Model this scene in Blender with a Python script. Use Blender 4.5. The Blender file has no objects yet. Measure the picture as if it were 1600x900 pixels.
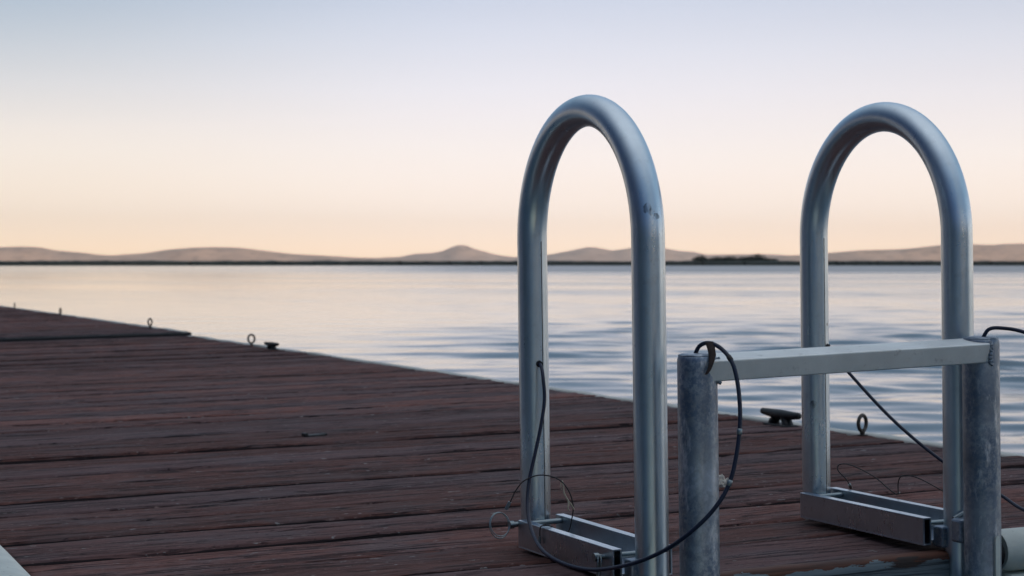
import bpy, bmesh, math, random
import numpy as np
from mathutils import Vector, Matrix, noise

R = math.radians
rng = np.random.default_rng(7)
random.seed(7)
scn = bpy.context.scene
COL = scn.collection

# ------------------------------------------------------------------ camera
CAM_H = 0.4467                      # above the deck; the water lies 0.40 m below the deck
YAW = 0.4219                        # camera looks this far to the right of the dock's long axis (+Y)
F_PX = 2809.0                       # focal length in pixels of a 1600 px wide picture
WATER_Z = -0.40
cam_d = bpy.data.cameras.new('camera')
cam = bpy.data.objects.new('camera', cam_d)
COL.objects.link(cam)
cam_d.sensor_width = 36.0
cam_d.lens = F_PX * 36.0 / 1600.0
cam.location = (0, 0, CAM_H)
pitch = math.atan((450 - 412) / F_PX)
cam.rotation_euler = (math.pi / 2 - pitch, 0, -YAW)
cam_d.clip_start = 0.05
cam_d.clip_end = 60000
cam_d.dof.use_dof = True
cam_d.dof.focus_distance = 2.62
cam_d.dof.aperture_fstop = 13.0
scn.camera = cam

# ------------------------------------------------------------------ colour management
scn.view_settings.view_transform = 'Standard'
scn.view_settings.look = 'None'
scn.view_settings.gamma = 1
scn.view_settings.use_curve_mapping = False
scn.view_settings.exposure = 0.0
scn.cycles.use_denoising = True
scn.cycles.max_bounces = 6
scn.cycles.volume_bounces = 1
scn.cycles.caustics_reflective = False
scn.cycles.caustics_refractive = False

# ------------------------------------------------------------------ world: dusk sky
SUN_AZ = YAW + R(150)               # clockwise from +Y: the setting sun is behind the camera, to the right; an unseen hill added there keeps it off the dock
SUN_EL = R(3.0)
world = bpy.data.worlds.new('World')
scn.world = world
world.use_nodes = True
nt = world.node_tree
nt.nodes.clear()


def N(t, typ, **kw):
    n = t.nodes.new(typ)
    for k, v in kw.items():
        setattr(n, k, v)
    return n


def M_(t, op, a, b=None, c=None, clamp=False):
    n = t.nodes.new('ShaderNodeMath')
    n.operation = op
    n.use_clamp = clamp
    for i, v in enumerate((a, b, c)):
        if v is None:
            continue
        if isinstance(v, (int, float)):
            n.inputs[i].default_value = v
        else:
            t.links.new(v, n.inputs[i])
    return n.outputs[0]


def MIX(t, fac, a, b, mode='MIX'):
    n = t.nodes.new('ShaderNodeMix')
    n.data_type = 'RGBA'
    n.blend_type = mode
    n.clamp_factor = True
    for s, v in ((n.inputs[0], fac), (n.inputs[6], a), (n.inputs[7], b)):
        if isinstance(v, (int, float)):
            s.default_value = v
        elif isinstance(v, (tuple, list)):
            s.default_value = (*v[:3], 1)
        else:
            t.links.new(v, s)
    return n.outputs[2]


def RAMP(t, fac, stops, interp='LINEAR'):
    n = t.nodes.new('ShaderNodeValToRGB')
    cr = n.color_ramp
    cr.interpolation = interp
    while len(cr.elements) < len(stops):
        cr.elements.new(0.5)
    for e, (p, c) in zip(cr.elements, stops):
        e.position = p
        e.color = (*c[:3], 1) if isinstance(c, (tuple, list)) else (c, c, c, 1)
    if not isinstance(fac, (int, float)):
        t.links.new(fac, n.inputs[0])
    return n.outputs[0]


def NOISE(t, vec, scale, detail=4, rough=0.55, dist=0.0):
    n = N(t, 'ShaderNodeTexNoise')
    n.inputs['Scale'].default_value = scale
    n.inputs['Detail'].default_value = detail
    n.inputs['Roughness'].default_value = rough
    n.inputs['Distortion'].default_value = dist
    t.links.new(vec, n.inputs['Vector'])
    return n.outputs[0]


wo = N(nt, 'ShaderNodeOutputWorld')
bg = N(nt, 'ShaderNodeBackground')
tc = N(nt, 'ShaderNodeTexCoord')
sep = N(nt, 'ShaderNodeSeparateXYZ')
nt.links.new(tc.outputs['Generated'], sep.inputs[0])
X_, Y_, Z_ = sep.outputs
# square root of the height opens up the first degrees above the horizon
el = M_(nt, 'SQRT', M_(nt, 'MAXIMUM', Z_, 0.0))


def zs(z):
    return math.sqrt(z)


sky_ramp = RAMP(nt, el, [
    (0.0, (1.74, 1.20, 0.78)),
    (zs(0.010), (1.64, 1.25, 0.94)),
    (zs(0.030), (1.42, 1.20, 1.04)),
    (zs(0.060), (1.21, 1.10, 1.05)),
    (zs(0.095), (0.99, 0.96, 1.02)),
    (zs(0.122), (0.82, 0.84, 0.95)),
    (zs(0.150), (0.66, 0.72, 0.87)),
    (zs(0.24), (0.44, 0.57, 0.76)),
    (zs(0.42), (0.28, 0.44, 0.64)),
    (zs(0.65), (0.48, 0.58, 0.74)),
    (zs(0.85), (0.68, 0.74, 0.85)),
    (1.0, (0.74, 0.78, 0.87))])
# azimuth round from the camera's forward direction, 0..1 with 0.5 ahead, 0.75 to the right
fx, fy = math.sin(YAW), math.cos(YAW)
a_f = M_(nt, 'ADD', M_(nt, 'MULTIPLY', X_, fx), M_(nt, 'MULTIPLY', Y_, fy))
a_r = M_(nt, 'ADD', M_(nt, 'MULTIPLY', X_, fy), M_(nt, 'MULTIPLY', Y_, -fx))
az = M_(nt, 'ADD', M_(nt, 'DIVIDE', M_(nt, 'ARCTAN2', a_r, a_f), 2 * math.pi), 0.5)
azr = RAMP(nt, az, [
    (0.00, (0.21, 0.34, 0.47)),
    (0.09, (0.08, 0.15, 0.25)),
    (0.17, (0.03, 0.05, 0.10)),
    (0.32, (0.04, 0.06, 0.11)),
    (0.40, (0.60, 0.58, 0.58)),
    (0.454, (0.95, 0.935, 0.87)),
    (0.50, (1.0, 1.0, 1.0)),
    (0.55, (0.98, 0.97, 0.95)),
    (0.77, (0.98, 0.99, 0.95)),
    (0.82, (0.50, 0.58, 0.64)),
    (0.90, (0.56, 0.61, 0.62)),
    (1.00, (0.21, 0.34, 0.47))], 'EASE')
up = M_(nt, 'MINIMUM', M_(nt, 'MULTIPLY', M_(nt, 'POWER', M_(nt, 'MAXIMUM', Z_, 0.0), 3.2), 1.15), 1.0)
azm = MIX(nt, up, azr, (1, 1, 1))
tl = RAMP(nt, az, [(0.30, (0.60, 0.72, 0.86)), (0.445, (0.70, 0.82, 0.91)), (0.505, (1.02, 1.02, 1.02)), (0.60, (0.98, 0.99, 1.0))], 'EASE')
tlz = RAMP(nt, Z_, [(0.07, 0), (0.15, 1), (0.30, 1), (0.50, 0)])
sky_c = MIX(nt, 1.0, MIX(nt, 1.0, sky_ramp, azm, 'MULTIPLY'), MIX(nt, tlz, (1, 1, 1), tl), 'MULTIPLY')
smp = N(nt, 'ShaderNodeMapping')
smp.inputs['Scale'].default_value = (1.6, 1.6, 14)
nt.links.new(tc.outputs['Generated'], smp.inputs[0])
sn = NOISE(nt, smp.outputs[0], 1.7, 5, 0.55)
sv = N(nt, 'ShaderNodeCombineXYZ')
for i_, a_ in enumerate((0.05, 0.07, 0.08)):
    nt.links.new(M_(nt, 'ADD', 1 - a_ / 2, M_(nt, 'MULTIPLY', sn, a_)), sv.inputs[i_])
sky_c = MIX(nt, 1.0, sky_c, sv.outputs[0], 'MULTIPLY')
nish = N(nt, 'ShaderNodeTexSky', sky_type='NISHITA')
nish.sun_disc = False
nish.sun_elevation = SUN_EL
nish.sun_rotation = SUN_AZ
nish.dust_density = 2.0
nbg = N(nt, 'ShaderNodeBackground')
nt.links.new(nish.outputs[0], nbg.inputs[0])
nbg.inputs[1].default_value = 0.05
nt.links.new(sky_c, bg.inputs[0])
bg.inputs[1].default_value = 1.0
addw = N(nt, 'ShaderNodeMixShader')
addw.inputs[0].default_value = 0.06
nt.links.new(bg.outputs[0], addw.inputs[1])
nt.links.new(nbg.outputs[0], addw.inputs[2])
nt.links.new(addw.outputs[0], wo.inputs[0])

# the last of the sun, very weak and very soft
sun_d = bpy.data.lights.new('sun', 'SUN')
sun_d.energy = 5.0
sun_d.angle = R(1.0)
sun_d.color = (1.0, 0.69, 0.46)
sun = bpy.data.objects.new('sun', sun_d)
COL.objects.link(sun)
sd = Vector((math.sin(SUN_AZ) * math.cos(SUN_EL), math.cos(SUN_AZ) * math.cos(SUN_EL), math.sin(SUN_EL)))
sun.rotation_euler = (-sd).to_track_quat('-Z', 'Y').to_euler()

# ------------------------------------------------------------------ dock frame: the floating dock lists slightly
_T = Matrix(((0.9998751, -4.014e-05, -0.0158025), (4.79e-05, 0.9999999, 0.00049046), (0.0158025, -0.00049116, 0.999875)))
_P = Vector((1.3, 2.3, 0))
DOCK = Matrix.Translation(_P) @ _T.to_4x4() @ Matrix.Translation(-_P)


# ------------------------------------------------------------------ helpers
def tag(o, label=None, cat=None, group=None, kind=None):
    if label:
        o['label'] = label
    if cat:
        o['category'] = cat
    if group:
        o['group'] = group
    if kind:
        o['kind'] = kind
    return o


def empty(name, loc, rz=0.0, dock=True):
    o = bpy.data.objects.new(name, None)
    o.empty_display_size = 0.05
    COL.objects.link(o)
    m = Matrix.Translation(Vector(loc)) @ Matrix.Rotation(rz, 4, 'Z')
    o.matrix_world = DOCK @ m if dock else m
    return o


class MB:
    """collects vertices and faces for ONE mesh object"""

    def __init__(self):
        self.v, self.f, self.sm = [], [], []

    def add(self, v, f, smooth=True):
        b = len(self.v)
        self.v += [tuple(p) for p in v]
        self.f += [tuple(i + b for i in q) for q in f]
        self.sm += [smooth] * len(f)
        return self

    def tube(self, pts, r, n=12, caps=True, closed=False):
        pts = [Vector(p) for p in pts]
        k = len(pts)
        rs = r if hasattr(r, '__len__') else [r] * k
        vs, fs = [], []
        t0 = (pts[1] - pts[0]).normalized()
        ref = Vector((0, 0, 1)) if abs(t0.z) < 0.9 else Vector((1, 0, 0))
        nrm = t0.cross(ref).normalized()
        for i in range(k):
            if closed:
                t = (pts[(i + 1) % k] - pts[i - 1]).normalized()
            else:
                t = (pts[min(i + 1, k - 1)] - pts[max(i - 1, 0)]).normalized()
            nrm = (nrm - t * nrm.dot(t)).normalized()
            b = t.cross(nrm)
            for j in range(n):
                a = 2 * math.pi * j / n
                vs.append(pts[i] + (nrm * math.cos(a) + b * math.sin(a)) * rs[i])
        for i in range(k if closed else k - 1):
            i2 = (i + 1) % k
            for j in range(n):
                j2 = (j + 1) % n
                fs.append((i * n + j, i * n + j2, i2 * n + j2, i2 * n + j))
        self.add(vs, fs)
        if caps and not closed:
            self.add([vs[j] for j in range(n)], [tuple(reversed(range(n)))], False)
            self.add([vs[(k - 1) * n + j] for j in range(n)], [tuple(range(n))], False)
        return self

    def box(self, lo, hi, bevel=0.0, seg=2):
        bm = bmesh.new()
        bmesh.ops.create_cube(bm, size=1)
        c = [(a + b) / 2 for a, b in zip(lo, hi)]
        s = [b - a for a, b in zip(lo, hi)]
        for v in bm.verts:
            v.co = Vector((c[0] + v.co.x * s[0], c[1] + v.co.y * s[1], c[2] + v.co.z * s[2]))
        if bevel:
            bmesh.ops.bevel(bm, geom=bm.edges[:], offset=min(bevel, min(s) * 0.45), segments=seg, profile=0.5, affect='EDGES')
        bm.verts.index_update()
        self.add([v.co.copy() for v in bm.verts], [tuple(v.index for v in f.verts) for f in bm.faces], False)
        bm.free()
        return self

    def prism(self, prof, axis, a, b, smooth=False):
        """closed 2-D profile swept along one axis"""
        n = len(prof)

        def P(u, w, t):
            return {'X': (t, u, w), 'Y': (u, t, w), 'Z': (u, w, t)}[axis]
        vs = [P(u, w, a) for u, w in prof] + [P(u, w, b) for u, w in prof]
        fs = [(i, (i + 1) % n, n + (i + 1) % n, n + i) for i in range(n)]
        self.add(vs, fs, smooth)
        self.add(vs[:n], [tuple(reversed(range(n)))], False)
        self.add(vs[n:], [tuple(range(n))], False)
        return self

    def build(self, name, mat, parent=None, local=None):
        me = bpy.data.meshes.new(name)
        me.from_pydata(self.v, [], self.f)
        me.polygons.foreach_set('use_smooth', self.sm)
        bm = bmesh.new()
        bm.from_mesh(me)
        bmesh.ops.recalc_face_normals(bm, faces=bm.faces[:])
        bm.to_mesh(me)
        bm.free()
        me.materials.append(mat)
        o = bpy.data.objects.new(name, me)
        COL.objects.link(o)
        if parent:
            o.parent = parent
        else:
            o.matrix_world = DOCK @ (local or Matrix())
        return o


def spline(pts, sub=6):
    """Catmull-Rom through the points"""
    P = [np.array(p, float) for p in pts]
    P = [2 * P[0] - P[1]] + P + [2 * P[-1] - P[-2]]
    out = []
    for i in range(1, len(P) - 2):
        a, b, c, d = P[i - 1:i + 3]
        for k in range(sub):
            t = k / sub
            out.append(0.5 * (2 * b + (c - a) * t + (2 * a - 5 * b + 4 * c - d) * t * t + (3 * b - a - 3 * c + d) * t ** 3))
    out.append(P[-2])
    return [tuple(p) for p in out]


def new_mat(name):
    m = bpy.data.materials.new(name)
    m.use_nodes = True
    t = m.node_tree
    return m, t, t.nodes['Principled BSDF']


def obj_co(t, scale=(1, 1, 1), kind='Object'):
    c = N(t, 'ShaderNodeTexCoord')
    mp = N(t, 'ShaderNodeMapping')
    mp.inputs['Scale'].default_value = scale
    t.links.new(c.outputs[kind], mp.inputs[0])
    return mp.outputs[0]


def BUMP(t, h, strength, dist, prev=None):
    b = N(t, 'ShaderNodeBump')
    b.inputs['Strength'].default_value = strength
    b.inputs['Distance'].default_value = dist
    t.links.new(h, b.inputs['Height'])
    if prev:
        t.links.new(prev, b.inputs['Normal'])
    return b.outputs[0]


# ------------------------------------------------------------------ materials
def mat_metal(name, base, rough, mott=0.25, spangle=False, scuffs=(), grime=0.3, bump=1.0):
    m, t, p = new_mat(name)
    co = obj_co(t)
    n1 = NOISE(t, co, 9, 6, 0.6)
    n2 = NOISE(t, obj_co(t, (1, 1, 0.25)), 140, 4, 0.6)
    n3 = NOISE(t, co, 55, 5, 0.65)
    dark = tuple(c * (1 - mott) for c in base)
    col = MIX(t, RAMP(t, n1, [(0.35, 0), (0.65, 1)]), base, dark)
    col = MIX(t, RAMP(t, n3, [(0.58, 0), (0.70, grime)]), col, (0.20, 0.19, 0.17))
    r = M_(t, 'ADD', M_(t, 'MULTIPLY', n1, 0.16), rough - 0.115)
    r = M_(t, 'ADD', r, M_(t, 'MULTIPLY', n2, 0.13))
    if spangle:
        v = N(t, 'ShaderNodeTexVoronoi')
        v.inputs['Scale'].default_value = 130
        t.links.new(co, v.inputs['Vector'])
        sepc = N(t, 'ShaderNodeSeparateColor')
        t.links.new(v.outputs['Color'], sepc.inputs[0])
        col = MIX(t, M_(t, 'MULTIPLY', sepc.outputs[0], 0.35), col, tuple(c * 0.45 for c in base))
        blot = NOISE(t, obj_co(t, (1, 1, 0.8)), 150, 7, 0.72)
        big = NOISE(t, obj_co(t, (1, 1, 0.6)), 13, 3, 0.5)
        col = MIX(t, M_(t, 'MULTIPLY', RAMP(t, blot, [(0.45, 0.80), (0.57, 0)]), RAMP(t, big, [(0.32, 0.15), (0.6, 1)])), col, (0.13, 0.18, 0.26))
        streak = NOISE(t, obj_co(t, (1, 1, 0.3)), 60, 6, 0.7)
        col = MIX(t, RAMP(t, streak, [(0.56, 0), (0.68, 0.7)]), col, (0.80, 0.82, 0.83))
        r = M_(t, 'ADD', r, M_(t, 'MULTIPLY', sepc.outputs[1], 0.10))
    for (c, rad) in scuffs:
        d = N(t, 'ShaderNodeVectorMath', operation='DISTANCE')
        t.links.new(co, d.inputs[0])
        d.inputs[1].default_value = c
        s = M_(t, 'ADD', d.outputs['Value'], M_(t, 'MULTIPLY', M_(t, 'SUBTRACT', n3, 0.5), rad * 2.2))
        k = M_(t, 'MULTIPLY', M_(t, 'LESS_THAN', s, rad), RAMP(t, n2, [(0.40, 0.10), (0.60, 0.72)]))
        col = MIX(t, k, col, (0.03, 0.028, 0.03))
    t.links.new(col, p.inputs['Base Color'])
    p.inputs['Metallic'].default_value = 1.0
    t.links.new(r, p.inputs['Roughness'])
    b = BUMP(t, n2, 0.05 * bump, 0.0006)
    b = BUMP(t, n3, 0.07 * bump, 0.001, b)
    t.links.new(b, p.inputs['Normal'])
    return m


ALU = mat_metal('weathered_aluminium', (0.66, 0.76, 0.82), 0.27, 0.15, grime=0.12,
                scuffs=(((-0.0105, -0.411, 0.526), 0.0080), ((-0.005, -0.413, 0.521), 0.0075), ((0.001, -0.412, 0.515), 0.0055)))
ALU2 = mat_metal('weathered_aluminium_tube', (0.66, 0.76, 0.82), 0.27, 0.15, grime=0.12, scuffs=(((-0.0165, -0.0175, 0.198), 0.0065), ((0.012, -0.020, 0.335), 0.003)))
GALV = mat_metal('galvanised_steel', (0.54, 0.61, 0.68), 0.38, 0.60, spangle=True, bump=2.5)
BAR = mat_metal('dull_aluminium_bar', (0.86, 0.87, 0.84), 0.55, 0.16, grime=0.35)
CHAN = mat_metal('base_aluminium', (0.52, 0.57, 0.62), 0.27, 0.2)
STEEL = mat_metal('stainless_wire', (0.30, 0.35, 0.36), 0.3, 0.2)


def mat_plain(name, col, rough, var=0.25, scale=40, metal=0.0, bump=0.15):
    m, t, p = new_mat(name)
    co = obj_co(t)
    n = NOISE(t, co, scale, 5, 0.6)
    c = MIX(t, RAMP(t, n, [(0.35, 0), (0.7, 1)]), col, tuple(x * (1 - var) for x in col))
    t.links.new(c, p.inputs['Base Color'])
    p.inputs['Roughness'].default_value = rough
    p.inputs['Metallic'].default_value = metal
    t.links.new(BUMP(t, n, bump, 0.002), p.inputs['Normal'])
    return m


IRON = mat_plain('dark_iron', (0.007, 0.009, 0.010), 0.55, 0.4, 60)
RUSTY = mat_plain('weathered_eye_steel', (0.10, 0.09, 0.08), 0.5, 0.5, 80, 0.6)
SHEATH = mat_plain('blue_black_sheath', (0.008, 0.016, 0.045), 0.45, 0.3, 60)
WIRE = mat_plain('dark_wire', (0.02, 0.017, 0.017), 0.5, 0.3, 90)
BLACKF = mat_plain('black_float', (0.02, 0.02, 0.022), 0.5, 0.3, 6)
LEAF = mat_plain('shrivelled_weed', (0.045, 0.026, 0.02), 0.8, 0.5, 120)
PAPER = mat_plain('off_white_scrap', (0.74, 0.69, 0.60), 0.9, 0.3, 90)
STRAW = mat_plain('dry_straw', (0.62, 0.54, 0.40), 0.85, 0.3, 90)
CHIP = mat_plain('dark_chip', (0.012, 0.012, 0.013), 0.6, 0.3, 90)


def mat_vinyl(name, col, dirt):
    m, t, p = new_mat(name)
    co = obj_co(t)
    n = NOISE(t, co, 14, 6, 0.65)
    n2 = NOISE(t, co, 75, 5, 0.7)
    c = MIX(t, RAMP(t, n, [(0.42, 0), (0.72, 0.55)]), col, dirt)
    c = MIX(t, RAMP(t, n2, [(0.64, 0), (0.70, 0.8)]), c, (0.10, 0.085, 0.07))
    t.links.new(c, p.inputs['Base Color'])
    p.inputs['Roughness'].default_value = 0.5
    t.links.new(BUMP(t, n2, 0.2, 0.002), p.inputs['Normal'])
    return m


VINYL = mat_vinyl('white_vinyl', (0.62, 0.66, 0.60), (0.36, 0.40, 0.37))
TRIM = mat_vinyl('off_white_trim', (0.52, 0.51, 0.45), (0.28, 0.27, 0.22))


def mat_wood():
    m, t, p = new_mat('weathered_red_brown_decking')
    at = N(t, 'ShaderNodeAttribute', attribute_name='seed')
    c = N(t, 'ShaderNodeTexCoord')
    off = N(t, 'ShaderNodeCombineXYZ')
    t.links.new(M_(t, 'MULTIPLY', at.outputs['Fac'], 37.0), off.inputs[0])
    t.links.new(M_(t, 'MULTIPLY', at.outputs['Fac'], 9.0), off.inputs[2])
    ad = N(t, 'ShaderNodeVectorMath', operation='ADD')
    t.links.new(c.outputs['Object'], ad.inputs[0])
    t.links.new(off.outputs[0], ad.inputs[1])

    def co(s):
        mp = N(t, 'ShaderNodeMapping')
        mp.inputs['Scale'].default_value = s
        t.links.new(ad.outputs[0], mp.inputs[0])
        return mp.outputs[0]
    fine = NOISE(t, co((13, 150, 1)), 1.0, 8, 0.70, 0.5)
    mid = NOISE(t, co((5.0, 36, 1)), 1.0, 8, 0.70, 0.9)
    patch = NOISE(t, co((4.2, 10.0, 1)), 1.3, 8, 0.70)
    crk = NOISE(t, co((1.5, 26, 1)), 1.0, 5, 0.6, 0.7)
    fleck = NOISE(t, co((14, 34, 1)), 2.6, 3, 0.55)
    knot = N(t, 'ShaderNodeTexVoronoi')
    knot.inputs['Scale'].default_value = 1.0
    t.links.new(co((1.6, 7.0, 1)), knot.inputs['Vector'])
    # stained red-brown, silvered and bare where worn
    col = RAMP(t, fine, [(0.32, (0.085, 0.040, 0.036)), (0.48, (0.185, 0.085, 0.072)), (0.62, (0.255, 0.120, 0.100)), (0.78, (0.34, 0.21, 0.18))])
    col = MIX(t, RAMP(t, patch, [(0.46, 0), (0.62, 0.85)]), col, (0.165, 0.118, 0.118))
    col = MIX(t, RAMP(t, mid, [(0.57, 0), (0.70, 0.40)]), col, (0.060, 0.033, 0.031))
    vv = M_(t, 'ADD', 0.54, M_(t, 'MULTIPLY', M_(t, 'FRACT', M_(t, 'MULTIPLY', at.outputs['Fac'], 7.31)), 0.50))
    cv = N(t, 'ShaderNodeCombineXYZ')
    for i in range(3):
        t.links.new(vv, cv.inputs[i])
    col = MIX(t, 1.0, col, cv.outputs[0], 'MULTIPLY')
    grey = RAMP(t, M_(t, 'FRACT', M_(t, 'MULTIPLY', at.outputs['Fac'], 17.7)), [(0.45, 0), (0.95, 0.6)])
    col = MIX(t, grey, col, (0.115, 0.088, 0.094))
    crack = RAMP(t, M_(t, 'ABSOLUTE', M_(t, 'SUBTRACT', crk, 0.5)), [(0.0, 1), (0.012, 0.8), (0.024, 0)])
    crack = M_(t, 'MULTIPLY', crack, RAMP(t, patch, [(0.35, 0.25), (0.6, 1)]))
    col = MIX(t, crack, col, (0.008, 0.006, 0.008))
    kn = RAMP(t, knot.outputs['Distance'], [(0.0, 1), (0.07, 0.9), (0.12, 0)])
    col = MIX(t, M_(t, 'MULTIPLY', kn, 0.8), col, (0.018, 0.011, 0.011))
    fl = RAMP(t, fleck, [(0.69, 0), (0.71, 1)])
    col = MIX(t, M_(t, 'MULTIPLY', fl, 0.7), col, (0.32, 0.31, 0.30))
    # short checks and pale splinters
    chk = NOISE(t, co((38, 120, 1)), 1.0, 5, 0.65, 0.4)
    spl = NOISE(t, co((55, 200, 1)), 1.0, 5, 0.65, 0.3)
    col = MIX(t, RAMP(t, chk, [(0.59, 0), (0.66, 0.75)]), col, (0.022, 0.014, 0.015))
    col = MIX(t, RAMP(t, spl, [(0.60, 0), (0.70, 0.6)]), col, (0.34, 0.24, 0.22))
    # board sides painted near black: the shade in the gaps put into the colour
    sa = N(t, 'ShaderNodeAttribute', attribute_name='gap_shade')
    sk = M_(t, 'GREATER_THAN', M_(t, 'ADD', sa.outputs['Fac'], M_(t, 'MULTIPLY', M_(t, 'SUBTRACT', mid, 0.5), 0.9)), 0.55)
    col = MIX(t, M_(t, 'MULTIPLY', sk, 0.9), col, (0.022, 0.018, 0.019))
    t.links.new(col, p.inputs['Base Color'])
    t.links.new(M_(t, 'ADD', 0.70, M_(t, 'MULTIPLY', mid, 0.3)), p.inputs['Roughness'])
    p.inputs['Specular IOR Level'].default_value = 0.12
    h = M_(t, 'SUBTRACT', M_(t, 'ADD', M_(t, 'MULTIPLY', fine, 0.6), M_(t, 'MULTIPLY', mid, 0.5)), M_(t, 'ADD', crack, M_(t, 'MULTIPLY', kn, 0.25)))
    t.links.new(BUMP(t, h, 0.95, 0.0028), p.inputs['Normal'])
    return m


WOOD = mat_wood()


def mat_fascia():
    m, t, p = new_mat('peeling_grey_blue_paint')
    c = N(t, 'ShaderNodeTexCoord')
    sp = N(t, 'ShaderNodeSeparateXYZ')
    t.links.new(c.outputs['Object'], sp.inputs[0])

    def co(s):
        return obj_co(t, s)
    fine = NOISE(t, co((3, 3, 150)), 1.0, 6, 0.6, 0.5)
    edge = NOISE(t, co((9, 9, 30)), 1.0, 7, 0.65)
    peel = NOISE(t, co((6, 6, 60)), 1.0, 6, 0.62)
    wood = RAMP(t, fine, [(0.35, (0.045, 0.018, 0.012)), (0.65, (0.16, 0.062, 0.036))])
    paint = RAMP(t, fine, [(0.36, (0.03, 0.04, 0.048)), (0.48, (0.17, 0.22, 0.24)), (0.7, (0.26, 0.32, 0.34))])
    # the paint has worn off along the top arris, along a ragged line, and here and there below it
    k = M_(t, 'ADD', M_(t, 'MULTIPLY', sp.outputs[2], 60.0), M_(t, 'MULTIPLY', M_(t, 'SUBTRACT', edge, 0.5), 3.4))
    worn = M_(t, 'GREATER_THAN', k, -0.42)
    col = MIX(t, worn, paint, wood)
    col = MIX(t, RAMP(t, peel, [(0.60, 0), (0.63, 1)]), col, (0.05, 0.035, 0.03))
    t.links.new(col, p.inputs['Base Color'])
    p.inputs['Roughness'].default_value = 0.7
    t.links.new(BUMP(t, M_(t, 'SUBTRACT', fine, M_(t, 'MULTIPLY', worn, 0.5)), 0.7, 0.003), p.inputs['Normal'])
    return m


FASCIA = mat_fascia()


def mat_water():
    m, t, p = new_mat('lake_water')
    at = N(t, 'ShaderNodeAttribute', attribute_name='ripple_rough')
    p.inputs['Base Color'].default_value = (0.065, 0.105, 0.13, 1)
    p.inputs['IOR'].default_value = 1.333
    p.inputs['Specular IOR Level'].default_value = 0.5
    t.links.new(at.outputs['Fac'], p.inputs['Roughness'])
    return m


WATER = mat_water()


def mat_hill(name, a, b):
    m, t, p = new_mat(name)
    n = NOISE(t, obj_co(t, (1, 1, 1)), 0.0045, 7, 0.65)
    n2 = NOISE(t, obj_co(t, (1, 1, 2)), 0.016, 5, 0.65)
    c = RAMP(t, n, [(0.40, a), (0.60, b)])
    c = MIX(t, RAMP(t, n2, [(0.50, 0), (0.66, 0.6)]), c, tuple(x * 0.5 for x in a))
    t.links.new(c, p.inputs['Base Color'])
    p.inputs['Roughness'].default_value = 0.95
    p.inputs['Specular IOR Level'].default_value = 0.1
    return m


HILL_A = mat_hill('dry_grass_hillside', (0.46, 0.34, 0.26), (0.62, 0.45, 0.33))
HILL_B = mat_hill('far_hillside', (0.48, 0.37, 0.30), (0.58, 0.45, 0.36))
LAND = mat_hill('marsh_flat', (0.05, 0.055, 0.035), (0.09, 0.08, 0.05))
REED = mat_plain('dark_reeds', (0.020, 0.030, 0.018), 0.85, 0.5, 0.6)
CROWN = mat_plain('willow_leaves', (0.035, 0.052, 0.024), 0.8, 0.55, 1.2)
BARK = mat_plain('bark', (0.06, 0.045, 0.035), 0.9, 0.4, 6)

# ------------------------------------------------------------------ distant land
FW = Vector((math.sin(YAW), math.cos(YAW), 0))
RT = Vector((math.cos(YAW), -math.sin(YAW), 0))
HZ = 412.0


def far_pt(lat, d, z):
    v = FW * d + RT * lat
    return (v.x, v.y, z)


def grid_obj(name, co, nu, nv, mat, kind=None):
    """co: (nu*nv,3) array, row-major"""
    me = bpy.data.meshes.new(name)
    idx = np.arange(nu * nv).reshape(nu, nv)
    q = np.stack([idx[:-1, :-1], idx[1:, :-1], idx[1:, 1:], idx[:-1, 1:]], -1).reshape(-1, 4)
    me.vertices.add(nu * nv)
    me.vertices.foreach_set('co', np.asarray(co, np.float32).ravel())
    me.loops.add(q.size)
    me.loops.foreach_set('vertex_index', q.ravel().astype(np.int32))
    me.polygons.add(len(q))
    me.polygons.foreach_set('loop_start', (np.arange(len(q)) * 4).astype(np.int32))
    me.polygons.foreach_set('loop_total', np.full(len(q), 4, np.int32))
    me.polygons.foreach_set('use_smooth', np.ones(len(q), bool))
    me.update(calc_edges=True)
    me.validate()
    me.materials.append(mat)
    o = bpy.data.objects.new(name, me)
    COL.objects.link(o)
    if kind:
        o['kind'] = kind
    return o


def ridge(name, D, prof, mat, depth, seed, rough=0.12):
    """a hill range at distance D; prof: bearing (as picture column) and crest height above the water line"""
    xs = np.array([p[0] for p in prof], float)
    hs = (HZ - np.array([p[1] for p in prof], float)) / F_PX * D + CAM_H
    lat = np.linspace((xs[0] - 800) / F_PX * D, (xs[-1] - 800) / F_PX * D, 260)
    crest = np.interp(lat, (xs - 800) / F_PX * D, hs)
    k = np.hanning(9)
    k /= k.sum()
    crest = np.convolve(np.pad(crest, 4, mode='edge'), k, 'valid')
    nv = 34
    co = []
    for i, L in enumerate(lat):
        for j in range(nv):
            s = j / (nv - 1) * 1.6 - 1.0           # -1 foot, 0 crest, 0.6 behind
            g = 0.5 + 0.5 * math.cos(math.pi * s)
            d = D + s * depth
            w = noise.fractal(Vector((L / 420 + seed, d / 500, seed)), 0.9, 2.0, 5)
            damp = min(1.0, abs(s) * 4)
            z = crest[i] * (g ** 0.8) * (1 + rough * w * damp * 2.2)
            z = z if s > -0.99 else -3.0
            co.append(far_pt(L * d / D, d, z))
    return grid_obj(name, np.array(co), len(lat), nv, mat, 'structure')


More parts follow.
